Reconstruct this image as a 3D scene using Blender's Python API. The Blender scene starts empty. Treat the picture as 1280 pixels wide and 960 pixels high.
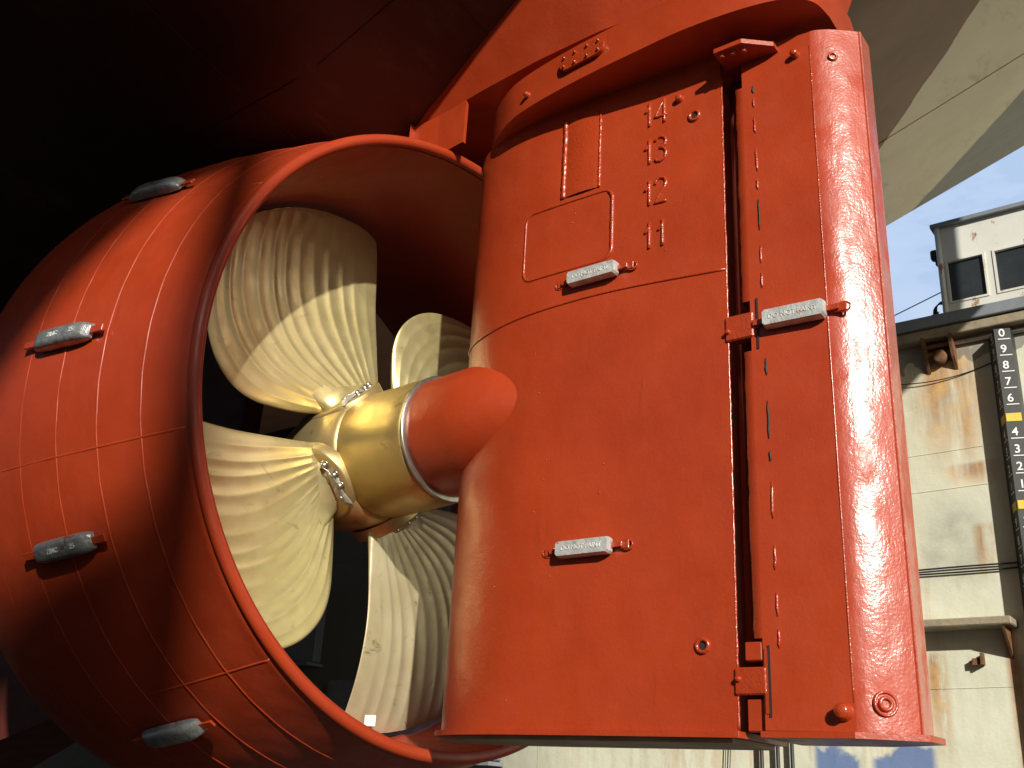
import bpy, math, random
import mathutils
from mathutils import Vector, Matrix
import numpy as np
random.seed(7)
S = bpy.context.scene
COL = S.collection
R_ = math.radians

# ------------------------------------------------------------------ camera
def nrm(v):
    v = np.array(v, float); return v / np.linalg.norm(v)
FPX = 1290.0
_up = nrm([184, -3180, FPX])
_fw = nrm([-1843, (-1843*184 + FPX*FPX)/3180.0, FPX])
_Xa = -_fw; _Y = nrm(np.cross(_up, _Xa))
RW = np.array([_Xa, _Y, _up])            # ship axes from camera axes (x right, y down, z forward)
cam_d = bpy.data.cameras.new('camera'); cam = bpy.data.objects.new('camera', cam_d); COL.objects.link(cam)
cam_d.sensor_width = 36; cam_d.lens = FPX/1280*36; cam_d.clip_start = .05; cam_d.clip_end = 3000
r = RW @ np.array([1, 0, 0]); d_ = RW @ np.array([0, 1, 0]); f_ = RW @ np.array([0, 0, 1])
cam.matrix_world = Matrix(((r[0], -d_[0], -f_[0], 0), (r[1], -d_[1], -f_[1], 0), (r[2], -d_[2], -f_[2], 0), (0, 0, 0, 1)))
S.camera = cam

# ------------------------------------------------------------------ light
SUN_EL, SUN_AZ = 21.0, 50.5             # azimuth from -Y towards +X
sd = Vector((math.sin(R_(SUN_AZ))*math.cos(R_(SUN_EL)), -math.cos(R_(SUN_AZ))*math.cos(R_(SUN_EL)), math.sin(R_(SUN_EL))))
w = bpy.data.worlds.new('World'); S.world = w; w.use_nodes = True
nt = w.node_tree; bg = nt.nodes['Background']
sky = nt.nodes.new('ShaderNodeTexSky'); sky.sky_type = 'NISHITA'; sky.sun_disc = False
sky.sun_elevation = R_(SUN_EL); sky.sun_rotation = math.atan2(sd.x, sd.y) % (2*math.pi)
sky.air_density = 1.0; sky.dust_density = 1.5; sky.ozone_density = 1.0
nt.links.new(sky.outputs[0], bg.inputs[0]); bg.inputs[1].default_value = 0.05
tcw = nt.nodes.new('ShaderNodeTexCoord'); mpw = nt.nodes.new('ShaderNodeMapping'); mpw.inputs['Scale'].default_value = (1.2, 1.2, 3.2)
nzw = nt.nodes.new('ShaderNodeTexNoise'); nzw.inputs['Scale'].default_value = 2.2; nzw.inputs['Detail'].default_value = 7; nzw.inputs['Roughness'].default_value = .55
crw = nt.nodes.new('ShaderNodeValToRGB'); crw.color_ramp.elements[0].position = .38; crw.color_ramp.elements[1].position = .68
mxw = nt.nodes.new('ShaderNodeMix'); mxw.data_type = 'RGBA'; clw = nt.nodes.new('ShaderNodeMix'); clw.data_type = 'RGBA'; clw.inputs[6].default_value = (9.0, 11.8, 16.4, 1); clw.inputs[7].default_value = (14.5, 15.6, 17.5, 1)
nt.links.new(tcw.outputs['Generated'], mpw.inputs[0]); nt.links.new(mpw.outputs[0], nzw.inputs['Vector']); nt.links.new(nzw.outputs['Fac'], crw.inputs[0])
dtw = nt.nodes.new('ShaderNodeVectorMath'); dtw.operation = 'DOT_PRODUCT'; dtw.inputs[1].default_value = (-.22, .86, .46)
nt.links.new(tcw.outputs['Generated'], dtw.inputs[0])
mrw = nt.nodes.new('ShaderNodeMapRange'); mrw.interpolation_type = 'SMOOTHSTEP'; mrw.inputs[1].default_value = .55; mrw.inputs[2].default_value = .97; mrw.inputs[3].default_value = .0
nt.links.new(dtw.outputs['Value'], mrw.inputs[0])
adw = nt.nodes.new('ShaderNodeMath'); adw.operation = 'ADD'; adw.inputs[1].default_value = .95; nt.links.new(crw.outputs[0], adw.inputs[0]); adw.use_clamp = True; nt.links.new(crw.outputs[0], clw.inputs[0]); nt.links.new(clw.outputs[2], mxw.inputs[7])
muw = nt.nodes.new('ShaderNodeMath'); muw.operation = 'MULTIPLY'; nt.links.new(adw.outputs[0], muw.inputs[0]); nt.links.new(mrw.outputs[0], muw.inputs[1])
nt.links.new(muw.outputs[0], mxw.inputs[0]); nt.links.new(sky.outputs[0], mxw.inputs[6]); nt.links.new(mxw.outputs[2], bg.inputs[0])
sl = bpy.data.lights.new('sun', 'SUN'); sl.energy = 5.0; sl.angle = R_(0.85); sl.color = (1.0, .95, .85)
so = bpy.data.objects.new('sun', sl); COL.objects.link(so); so.rotation_euler = sd.to_track_quat('Z', 'Y').to_euler()
S.view_settings.view_transform = 'Standard'; S.view_settings.look = 'None'
S.view_settings.exposure = 0.12; S.view_settings.gamma = 1
S.render.engine = 'CYCLES'
S.cycles.max_bounces = 6; S.cycles.diffuse_bounces = 3; S.cycles.glossy_bounces = 3

# ------------------------------------------------------------------ materials
def NN(nt, t, **kw):
    n = nt.nodes.new(t)
    for k, v in kw.items(): setattr(n, k, v)
    return n
def base_mat(name):
    m = bpy.data.materials.new(name); m.use_nodes = True
    return m, m.node_tree, m.node_tree.nodes['Principled BSDF']
def coords(nt, scale=(1, 1, 1)):
    tc = NN(nt, 'ShaderNodeTexCoord'); mp = NN(nt, 'ShaderNodeMapping'); mp.inputs['Scale'].default_value = scale
    nt.links.new(tc.outputs['Object'], mp.inputs['Vector']); return mp.outputs[0]
def noise(nt, vec, scale, detail=4, rough=.55, dist=0):
    n = NN(nt, 'ShaderNodeTexNoise'); n.inputs['Scale'].default_value = scale; n.inputs['Detail'].default_value = detail
    n.inputs['Roughness'].default_value = rough; n.inputs['Distortion'].default_value = dist
    nt.links.new(vec, n.inputs['Vector']); return n.outputs['Fac']
def ramp(nt, fac, stops):
    r = NN(nt, 'ShaderNodeValToRGB'); e = r.color_ramp.elements
    while len(e) < len(stops): e.new(.5)
    for i, (p, c) in enumerate(stops):
        e[i].position = p; e[i].color = (*c, 1) if len(c) == 3 else c
    nt.links.new(fac, r.inputs[0]); return r.outputs[0]
def g(v): return (v, v, v)
def mapr(nt, val, a, b, c=0., d=1., smooth=True):
    m = NN(nt, 'ShaderNodeMapRange'); m.interpolation_type = 'SMOOTHSTEP' if smooth else 'LINEAR'
    m.inputs[1].default_value = a; m.inputs[2].default_value = b; m.inputs[3].default_value = c; m.inputs[4].default_value = d
    nt.links.new(val, m.inputs[0]); return m.outputs[0]
def mth(nt, op, a, b=None):
    m = NN(nt, 'ShaderNodeMath', operation=op)
    for i, x in enumerate((a, b)):
        if x is None: continue
        if isinstance(x, (int, float)): m.inputs[i].default_value = x
        else: nt.links.new(x, m.inputs[i])
    return m.outputs[0]
def mix(nt, fac, a, b, blend='MIX'):
    m = NN(nt, 'ShaderNodeMix', data_type='RGBA', blend_type=blend)
    if isinstance(fac, (int, float)): m.inputs[0].default_value = fac
    else: nt.links.new(fac, m.inputs[0])
    for i, x in ((6, a), (7, b)):
        if isinstance(x, tuple): m.inputs[i].default_value = (*x, 1) if len(x) == 3 else x
        else: nt.links.new(x, m.inputs[i])
    return m.outputs[2]
def bump(nt, bsdf, h, strength, dist, prev=None):
    b = NN(nt, 'ShaderNodeBump'); b.inputs['Strength'].default_value = strength; b.inputs['Distance'].default_value = dist
    nt.links.new(h, b.inputs['Height'])
    if prev is not None: nt.links.new(prev, b.inputs['Normal'])
    nt.links.new(b.outputs[0], bsdf.inputs['Normal']); return b.outputs[0]
def xyz(nt, vec):
    s = NN(nt, 'ShaderNodeSeparateXYZ'); nt.links.new(vec, s.inputs[0]); return s.outputs

def paint(name, c1, c2, rough=(.25, .45), fine=(.12, .004), lump=None, spec=.5, coat=0.0):
    m, nt, b = base_mat(name); v = coords(nt)
    n1 = noise(nt, v, 1.6, 6, .6); col = ramp(nt, n1, [(.3, c1), (.7, c2)])
    vv = coords(nt, (1, 1, .22)); lap = mapr(nt, noise(nt, vv, 4.5, 5, .7), .52, .70)     # roller laps and dust
    col = mix(nt, mth(nt, 'MULTIPLY', lap, .5), col, tuple(c*1.12+d for c, d in zip(c1, (.015, .008, .001))))
    runs = mapr(nt, noise(nt, coords(nt, (1, 1, .06)), 16, 4, .7), .64, .72); col = mix(nt, mth(nt, 'MULTIPLY', runs, .35), col, tuple(c*.72 for c in c1))
    nt.links.new(col, b.inputs['Base Color'])
    n2 = noise(nt, v, 5, 5, .65); nt.links.new(mapr(nt, n2, .3, .7, rough[0], rough[1]), b.inputs['Roughness'])
    b.inputs['Specular IOR Level'].default_value = spec
    b.inputs['Coat Weight'].default_value = coat; b.inputs['Coat Roughness'].default_value = .2
    if lump:
        cw = mapr(nt, noise(nt, coords(nt, (1, 1, .35)), 2.6, 5, .7), .45, .53, .12, coat); nt.links.new(cw, b.inputs['Coat Weight'])
    p = bump(nt, b, noise(nt, v, 70, 3, .5), fine[0], fine[1])
    p = bump(nt, b, noise(nt, v, 9, 4, .6), .22, .012, p)
    p = bump(nt, b, noise(nt, v, 1.7, 2, .5), .35, .05, p)
    if lump:
        vs = coords(nt, (1, 1, .38))
        p = bump(nt, b, noise(nt, vs, lump[0], 5, .68, .3), lump[1], lump[2], p)
        if coat: nt.links.new(p, b.inputs['Coat Normal'])
    return m
RED1, RED2 = (.335, .036, .0085), (.41, .048, .012)
M = {}
M['red'] = paint('red_rudder_paint', RED1, RED2, rough=(.30, .46), fine=(.25, .004))
M['red_nozzle'] = paint('red_nozzle_paint', (.32, .034, .008), (.39, .043, .011), rough=(.34, .5), fine=(.1, .003))
M['red_tail'] = paint('red_wet_paint', (.38, .044, .014), (.46, .062, .024), rough=(.24, .6), fine=(.5, .003), lump=(13, .38, .008), coat=1.0)
M['red_weld'] = paint('red_weld_paint', RED1, RED2, rough=(.14, .28), fine=(.6, .006), coat=.6)
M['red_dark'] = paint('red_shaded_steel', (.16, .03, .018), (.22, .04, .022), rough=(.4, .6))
M['hull_red'] = paint('hull_red_paint', (.06, .012, .008), (.09, .016, .010), rough=(.45, .65))
def simple(name, col, rough=.5, metal=0, nz=6, var=.25, bumpv=(.2, .004, 30)):
    m, nt, b = base_mat(name); v = coords(nt); n = noise(nt, v, nz, 5, .6)
    nt.links.new(ramp(nt, n, [(.25, tuple(c*(1-var) for c in col)), (.75, tuple(min(1, c*(1+var)) for c in col))]), b.inputs['Base Color'])
    b.inputs['Roughness'].default_value = rough; b.inputs['Metallic'].default_value = metal
    bump(nt, b, noise(nt, v, bumpv[2], 4), bumpv[0], bumpv[1]); return m
M['dark'] = simple('dark_gap_steel', (.035, .018, .014), .6)
M['black'] = simple('black_paint', (.02, .022, .022), .5)
M['zinc'] = simple('zinc_anode_metal', (.56, .57, .55), .5, .35, 14, .3, (.9, .006, 35))
M['zinc_dull'] = simple('dull_zinc_anode_metal', (.40, .41, .40), .36, .7, 12, .4, (.9, .008, 28))
for _n in ('zinc', 'zinc_dull'):
    _m = M[_n]; _t = _m.node_tree; _b = _t.nodes['Principled BSDF']; _src = _b.inputs['Base Color'].links[0].from_socket
    _v = coords(_t); _k = mapr(_t, noise(_t, _v, 9, 5, .7), .60, .66); _t.links.new(mix(_t, mth(_t, 'MULTIPLY', _k, .7), _src, (.33, .06, .025)), _b.inputs['Base Color'])
M['zinc_mark'] = simple('cast_lettering_metal', (.66, .66, .63), .5, .3, 40, .3)
M['white'] = simple('white_paint', (.78, .78, .75), .5, 0, 20, .06)
M['yellow'] = simple('yellow_paint', (.72, .45, .03), .5, 0, 20, .1)
M['bolt'] = simple('steel_bolt', (.45, .42, .36), .32, .9, 20, .2)
M['seal'] = simple('grey_silver_sealant', (.50, .48, .42), .35, .5, 30, .2, (.8, .01, 25))
M['grey_steel'] = simple('grey_blue_steel', (.20, .225, .25), .55, 0, 3, .15)
M['wood'] = simple('weathered_timber', (.30, .25, .17), .8, 0, 5, .3, (.7, .01, 18))
M['concrete'] = simple('dock_floor_steel', (.06, .052, .042), .8, 0, 1.2, .35, (.5, .02, 9))
M['rusty'] = simple('rusty_steel', (.16, .075, .03), .8, 0, 9, .5)
M['glass'] = simple('dark_window_glass', (.03, .035, .038), .12, 0, 3, .3, (.05, .002, 4))
M['cabin'] = None

def bronze(name, c1, c2, metal, rough, stain=True, dirty=0.):
    m, nt, b = base_mat(name); v = coords(nt)
    col = ramp(nt, noise(nt, v, 2.5, 6, .6), [(.3, c1), (.7, c2)])
    if stain:
        sm = mapr(nt, noise(nt, v, 4.5, 6, .7, .8), .60, .70)
        col = mix(nt, mth(nt, 'MULTIPLY', sm, .35+dirty), col, (.22, .15, .06))
    vs = coords(nt, (30, 30, 1.5)); fine = noise(nt, vs, 3, 3)
    nt.links.new(col, b.inputs['Base Color']); b.inputs['Metallic'].default_value = metal
    nt.links.new(mapr(nt, noise(nt, v, 7, 4), .3, .7, rough-.05, rough+.08), b.inputs['Roughness'])
    p = bump(nt, b, noise(nt, v, 60, 3), .15, .003); bump(nt, b, noise(nt, v, 10, 3), .12, .008, p)
    return m
M['blade'] = bronze('bronze_blade_metal', (.64, .53, .24), (.73, .63, .33), .72, .35)
M['blade_stained'] = bronze('stained_bronze_blade_metal', (.52, .44, .26), (.62, .54, .35), .55, .40, True, .5)
M['brass'] = bronze('brass_hub_metal', (.50, .36, .12), (.62, .47, .18), .72, .42, True, .25)
M['hub'] = bronze('bronze_hub_metal', (.50, .38, .16), (.64, .50, .24), .7, .38, True, .3)

# dock wall: cream paint, rust streaks, blue overspray
m, nt, b = base_mat('cream_dock_paint'); v = coords(nt); X, Yc, Z = xyz(nt, v)
col = ramp(nt, noise(nt, v, .9, 7, .65), [(.3, (.60, .61, .47)), (.7, (.72, .73, .59))])
vst = coords(nt, (1, 1, .09)); st = noise(nt, vst, 5.5, 6, .65)
st2 = noise(nt, v, 3.2, 6, .7)
def band(c, w_, soft, axis):   # soft window round a coordinate
    a = mth(nt, 'ABSOLUTE', mth(nt, 'SUBTRACT', axis, c)); return mapr(nt, a, w_+soft, w_)
def rustspot(x, hw, ztop, length, k):
    mk = mth(nt, 'MULTIPLY', band(x, hw*.3, hw, X), mapr(nt, Z, ztop-length, ztop-.15*length))
    mk = mth(nt, 'MULTIPLY', mk, mapr(nt, Z, ztop+.12, ztop))
    s = mapr(nt, mth(nt, 'ADD', mth(nt, 'MULTIPLY', st, .7), mth(nt, 'MULTIPLY', st2, .3)), .49-.1*k, .575)
    return mth(nt, 'MULTIPLY', mk, s)
rs = rustspot(-3.2, .55, 6.1, 2.2, 1.6)
for a in ((-3.35, .12, 5.95, 1.2, 2.2), (-3.05, .2, 5.5, 1.6, 1.8), (-3.0, .35, 4.45, .35, 2), (-2.95, .14, 3.6, .9, 1.6), (-3.9, .12, 5.5, 1.6, 1.3), (-2.78, .1, 2.3, 2.6, 2.4), (-3.7, .15, 2.0, 1.6, .8), (-6.5, 3.0, 3.0, 3.5, .2), (-9, 5, 5.5, 6, .3)):
    rs = mth(nt, 'MAXIMUM', rs, rustspot(*a))
gen = mth(nt, 'MULTIPLY', mapr(nt, st, .60, .72), .55)
rs = mth(nt, 'MINIMUM', mth(nt, 'MAXIMUM', rs, gen), 1.0)
rcol = ramp(nt, st2, [(.35, (.26, .09, .02)), (.65, (.62, .33, .09))])
col = mix(nt, mth(nt, 'MULTIPLY', rs, .85), col, rcol)
# grey patched primer under the deck edge, dark smoky smudge
pm = mth(nt, 'MULTIPLY', mapr(nt, mth(nt, 'ADD', Z, mth(nt, 'MULTIPLY', noise(nt, v, 4.5, 2, .3), .9)), 6.40, 6.44), 1.)
col = mix(nt, mth(nt, 'MULTIPLY', pm, .75), col, (.17, .17, .155))
sm = mth(nt, 'MULTIPLY', mth(nt, 'MULTIPLY', band(-3.35, .02, .65, X), band(3.45, .05, .8, Z)), mapr(nt, noise(nt, v, 1.4, 4, .6), .3, .62, .25, 1.0)); col = mix(nt, mth(nt, 'MULTIPLY', sm, .75), col, (.17, .17, .15))
zz = mth(nt, 'ADD', Z, mth(nt, 'MULTIPLY', mth(nt, 'SUBTRACT', noise(nt, v, 1.7, 4, .55), .5), 1.1))
bl = mth(nt, 'MULTIPLY', mapr(nt, zz, .98, .86), mth(nt, 'MAXIMUM', band(-5.05, .24, .1, X), band(-4.2, .32, .12, X)))
col = mix(nt, mth(nt, 'MULTIPLY', bl, .85), col, (.07, .15, .38))
dk = mapr(nt, X, -8.5, -12.); col = mix(nt, mth(nt, 'MULTIPLY', dk, .8), col, (.05, .045, .04))  # hull shade and dirt painted in, darker towards the forward end
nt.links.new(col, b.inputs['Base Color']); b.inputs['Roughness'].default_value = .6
p = bump(nt, b, noise(nt, v, 25, 4), .3, .01); bump(nt, b, noise(nt, v, 1.3, 3), .5, .06, p)
M['dock'] = m
m, nt, b = base_mat('white_cabin_paint'); v = coords(nt); X, Yc, Z = xyz(nt, v)
col = ramp(nt, noise(nt, v, 1.5, 6), [(.3, (.58, .58, .52)), (.7, (.70, .70, .64))])
rr = mapr(nt, noise(nt, coords(nt, (1, 1, .45)), 5, 6, .7), .60, .66)
col = mix(nt, mth(nt, 'MULTIPLY', rr, .9), col, (.30, .12, .05)); nt.links.new(col, b.inputs['Base Color']); b.inputs['Roughness'].default_value = .55
M['cabin'] = m
# hull bottom: red-brown antifouling under the counter, then buff and grey bands towards the quarter
def hullz(x, y):
    wv = abs(y-5.1); zc = 5.42+.35*(x+3) if x > -5 else 4.72+.05*(x+5)
    return max(zc, 4.0)+1.7*(wv/7)**1.5
m, nt, b = base_mat('hull_counter_paint'); v = coords(nt); X, Yc, Z = xyz(nt, v)
n = noise(nt, v, 1.1, 6, .6)
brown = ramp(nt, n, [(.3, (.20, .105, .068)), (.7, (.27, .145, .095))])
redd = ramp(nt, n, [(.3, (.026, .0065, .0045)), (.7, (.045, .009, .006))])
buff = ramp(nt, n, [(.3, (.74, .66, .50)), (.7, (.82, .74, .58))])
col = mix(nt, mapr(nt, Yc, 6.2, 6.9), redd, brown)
edge = mth(nt, 'ADD', Yc, mth(nt, 'MULTIPLY', mth(nt, 'SUBTRACT', noise(nt, v, 2.2, 4), .5), .12))
HB = mth(nt, 'ADD', edge, mth(nt, 'MULTIPLY', X, 1.13))
col = mix(nt, mapr(nt, HB, 6.33, 6.35), col, buff)
G2 = mth(nt, 'ADD', edge, mth(nt, 'MULTIPLY', X, 1.05))
col = mix(nt, mapr(nt, G2, 8.53, 8.58), col, (.28, .28, .25))
col = mix(nt, mth(nt, 'MULTIPLY', mapr(nt, noise(nt, coords(nt, (1, .25, 1)), 3.5, 6, .7), .55, .72), .3), col, (.12, .09, .07))
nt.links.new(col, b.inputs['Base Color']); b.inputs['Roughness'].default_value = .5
p = bump(nt, b, noise(nt, v, .8, 3), .6, .08); bump(nt, b, noise(nt, v, 20, 4), .2, .006, p)
M['hull'] = m

# ------------------------------------------------------------------ mesh helpers
def spl(P, k=5):
    out = []; n = len(P)
    for i in range(n-1):
        p0 = P[max(i-1, 0)]; p1 = P[i]; p2 = P[i+1]; p3 = P[min(i+2, n-1)]
        for j in range(k):
            t = j/k; out.append(tuple(.5*((2*p1[c])+(-p0[c]+p2[c])*t+(2*p0[c]-5*p1[c]+4*p2[c]-p3[c])*t*t+(-p0[c]+3*p1[c]-3*p2[c]+p3[c])*t**3) for c in (0, 1)))
    out.append(P[-1]); return out
class MB:
    def __init__(s): s.v = []; s.f = []; s.m = []; s.sm = []; s.mi = 0; s.smooth = False
    def add(s, vs, fs, smooth=None):
        o = len(s.v); s.v += [tuple(map(float, p)) for p in vs]
        for f in fs: s.f.append([i+o for i in f]); s.m.append(s.mi); s.sm.append(s.smooth if smooth is None else smooth)
    def box(s, c, size, rot=None, ch=0):
        x, y, z = [k/2 for k in size]
        if ch <= 0:
            P = [Vector((a*x, b*y, c_*z)) for a in (-1, 1) for b in (-1, 1) for c_ in (-1, 1)]
            F = [(0, 1, 3, 2), (4, 6, 7, 5), (0, 4, 5, 1), (2, 3, 7, 6), (0, 2, 6, 4), (1, 5, 7, 3)]
        else:                       # chamfered box
            P = []; ids = {}
            for a in (-1, 1):
                for b in (-1, 1):
                    for c_ in (-1, 1):
                        for ax in range(3):
                            q = [a*(x-ch), b*(y-ch), c_*(z-ch)]; q[ax] = (a*x, b*y, c_*z)[ax]
                            ids[(a, b, c_, ax)] = len(P); P.append(Vector(q))
            F = []
            for ax in range(3):
                for sg in (-1, 1):
                    o = [i for i in range(3) if i != ax]
                    ring = []
                    for (u, v_) in ((-1, -1), (1, -1), (1, 1), (-1, 1)):
                        k = [0, 0, 0]; k[ax] = sg; k[o[0]] = u; k[o[1]] = v_; ring.append(ids[(*k, ax)])
                    F.append(ring)
            for ax in range(3):
                o = [i for i in range(3) if i != ax]
                for u in (-1, 1):
                    for v_ in (-1, 1):
                        k1 = [0, 0, 0]; k2 = [0, 0, 0]; k1[ax] = -1; k2[ax] = 1
                        for k in (k1, k2): k[o[0]] = u; k[o[1]] = v_
                        F.append([ids[(*k1, o[0])], ids[(*k2, o[0])], ids[(*k2, o[1])], ids[(*k1, o[1])]])
            for a in (-1, 1):
                for b in (-1, 1):
                    for c_ in (-1, 1): F.append([ids[(a, b, c_, k)] for k in range(3)])
        M_ = rot or Matrix.Identity(3); c = Vector(c)
        s.add([M_@p+c for p in P], F, False)
    def tube(s, pts, rad, n=8, closed=False, caps=True):
        pts = [Vector(p) for p in pts]; N = len(pts); vs = []; fs = []
        prev = None
        for i, p in enumerate(pts):
            a = pts[(i-1) % N] if (i > 0 or closed) else p; b = pts[(i+1) % N] if (i < N-1 or closed) else p
            t = (b-a).normalized()
            ref = prev if prev else (Vector((0, 0, 1)) if abs(t.z) < .9 else Vector((1, 0, 0)))
            u = (ref-t*ref.dot(t)).normalized(); w_ = t.cross(u); prev = u
            rr = rad[i] if isinstance(rad, (list, tuple)) else rad
            for k in range(n):
                an = 2*math.pi*k/n; vs.append(p+u*(rr*math.cos(an))+w_*(rr*math.sin(an)))
        for i in range(N if closed else N-1):
            for k in range(n):
                a = i*n+k; b = i*n+(k+1) % n; c = ((i+1) % N)*n+(k+1) % n; d = ((i+1) % N)*n+k; fs.append((a, b, c, d))
        if caps and not closed: fs.append(tuple(range(n))[::-1]); fs.append(tuple((N-1)*n+k for k in range(n)))
        s.add(vs, fs, True)
    def lathe(s, prof, O, d, n=64, caps=(False, False)):     # prof: (along, radius)
        d = Vector(d).normalized(); a = d.orthogonal().normalized(); b = d.cross(a); O = Vector(O); vs = []; fs = []
        for (t, r_) in prof:
            for k in range(n):
                an = 2*math.pi*k/n; vs.append(O+d*t+a*(r_*math.cos(an))+b*(r_*math.sin(an)))
        for i in range(len(prof)-1):
            for k in range(n): fs.append((i*n+k, i*n+(k+1) % n, (i+1)*n+(k+1) % n, (i+1)*n+k))
        if caps[0]: fs.append(tuple(range(n))[::-1])
        if caps[1]: fs.append(tuple((len(prof)-1)*n+k for k in range(n)))
        s.add(vs, fs, True)
    def grid(s, G, smooth=True):
        nr = len(G); nc = len(G[0]); s.add([p for row in G for p in row], [(i*nc+j, i*nc+j+1, (i+1)*nc+j+1, (i+1)*nc+j) for i in range(nr-1) for j in range(nc-1)], smooth)
    def prism(s, outline, z0, z1, top=None, sm=False):
        n = len(outline); t = top or outline
        vs = [(x, y, z0) for x, y in outline]+[(x, y, z1) for x, y in t]
        s.add(vs, [tuple(range(n))[::-1], tuple(range(n, 2*n))], False)
        s.add(vs, [(i, (i+1) % n, n+(i+1) % n, n+i) for i in range(n)], sm)
    def build(s, name, mats, parent=None, bevel=0, auto=None):
        me = bpy.data.meshes.new(name); me.from_pydata(s.v, [], s.f)
        mats = mats if isinstance(mats, (list, tuple)) else [mats]
        for m_ in mats: me.materials.append(m_)
        for p, mi, sm_ in zip(me.polygons, s.m, s.sm): p.material_index = mi; p.use_smooth = sm_
        import bmesh
        bm = bmesh.new(); bm.from_mesh(me); bmesh.ops.recalc_face_normals(bm, faces=bm.faces); bm.to_mesh(me); bm.free()
        o = bpy.data.objects.new(name, me); COL.objects.link(o)
        if parent is not None: o.parent = parent; o.matrix_parent_inverse = world_of(parent).inverted()
        if bevel:
            bv = o.modifiers.new('bevel', 'BEVEL'); bv.width = bevel; bv.segments = 2; bv.limit_method = 'ANGLE'; bv.angle_limit = R_(35)
        return o
def world_of(o):
    m_ = Matrix.LocRotScale(o.location, o.rotation_euler, o.scale)
    return (world_of(o.parent) @ o.matrix_parent_inverse @ m_) if o.parent else m_
def empty(name, loc, label, cat, group=None):
    o = bpy.data.objects.new(name, None); COL.objects.link(o); o.location = loc; o.empty_display_size = .2
    tag(o, label, cat, group); return o
def tag(o, label, cat, group=None, kind=None):
    if label: o['label'] = label
    if cat: o['category'] = cat
    if group: o['group'] = group
    if kind: o['kind'] = kind
    return o
def text_mesh(mb, s, P, ux, uy, size, depth=.004, align='CENTER'):
    cu = bpy.data.curves.new('t', 'FONT'); cu.body = s; cu.size = size; cu.align_x = align; cu.align_y = 'CENTER'; cu.extrude = depth/2; cu.offset = size*.012
    o = bpy.data.objects.new('t', cu); me = o.to_mesh(); ux = Vector(ux).normalized(); uy = Vector(uy).normalized(); un = ux.cross(uy)
    P = Vector(P)
    mb.add([P+ux*v_.co.x+uy*v_.co.y+un*v_.co.z for v_ in me.vertices], [tuple(p.vertices) for p in me.polygons], False)
    o.to_mesh_clear(); bpy.data.objects.remove(o); bpy.data.curves.remove(cu)

FLOOR = -1.6
# ------------------------------------------------------------------ setting
mb = MB(); mb.add([(-400, -400, FLOOR), (400, -400, FLOOR), (400, 400, FLOOR), (-400, 400, FLOOR)], [(0, 1, 2, 3)])
tag(mb.build('ground', M['concrete']), None, None, kind='structure')

# ------------------------------------------------------------------ ship hull
hull = empty('ship_hull', (-3, 5.1, 4.9), 'huge ship stern overhead, dark red bottom turning brown and buff towards the far quarter', 'ship')
xs = [-40, -30, -20, -14, -10, -8, -7, -6, -5.5, -5, -4.5, -4, -3, -2, -1, 0, 1, 1.6]
ys = [5.1+6.4*t for t in np.linspace(-1, 1, 41)]
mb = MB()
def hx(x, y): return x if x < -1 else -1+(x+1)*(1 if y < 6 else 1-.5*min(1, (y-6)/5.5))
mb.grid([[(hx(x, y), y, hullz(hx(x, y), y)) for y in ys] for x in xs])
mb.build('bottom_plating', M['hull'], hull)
mb = MB()
for sg in (-1, 1):            # ship's sides and transom
    yy = 5.1+6.4*sg
    mb.grid([[(hx(x, yy), yy, hullz(hx(x, yy), yy)), (hx(x, yy), yy+.12*sg, hullz(hx(x, yy), yy)+.2), (hx(x, yy), yy+.2*sg, hullz(hx(x, yy), yy)+.6), (hx(x, yy), yy+.25*sg, 12)] for x in xs])
mb.grid([[(hx(1.6, y), y, hullz(hx(1.6, y), y)) for y in ys], [(hx(1.6, y)+.2, y, 12) for y in ys]], False)
mb.build('side_plating', M['grey_steel'], hull)
# seams welded on the counter
for (xa, ya, xb, yb) in ((-5.5, 9.0, 1.5, 9.0), (-10, 3.9, -3.2, 3.9), (-5.6, 1.0, -5.6, 5.0), (-3.9, 1.0, -3.9, 5.0)):
    pts = []; mb = MB()
    for i in range(25):
        t = i/24; x = xa+(xb-xa)*t; y = ya+(yb-ya)*t; pts.append((x, y, hullz(x, y)-.004))
    mb.tube(pts, .004, 5)
    mb.build('weld_seam', M['hull'], hull)
# skeg ahead of the propeller
mb = MB()
def skeg_half(x, z):
    t = min(1, max(0, (-6.75-x)/7)); h = .10+1.0*t
    return h*(.75+.25*min(1, max(0, (z-1.0)/4)))
G = []
zs = [0.55, .9, 1.5, 2.3, 3.2, 4.2, 5.3]
SX = [-6.85, -7.2, -7.8, -9, -11, -14, -20]
def low(x): return .95+max(-2.2, (x+6.85)*.30)
for sg in (-1, 1):
    mb.grid([[(x, 5.3+sg*skeg_half(x, z), max(low(x), z) if z > .6 else low(x)) for z in zs] for x in SX])
mb.grid([[(x, 5.3-skeg_half(x, .5), low(x)), (x, 5.3+skeg_half(x, .5), low(x))] for x in SX], False)
mb.grid([[(SX[0], 5.3-skeg_half(SX[0], z), z if z > .6 else low(SX[0])), (SX[0], 5.3+skeg_half(SX[0], z), z if z > .6 else low(SX[0]))] for z in zs], False)
mb.lathe([(-3.0, .42), (-.5, .42), (0, .40)], (-6.0, 5.31, 2.32), (1, -.1, .005), 40)
mb.build('skeg', M['hull_red'], hull)

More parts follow.
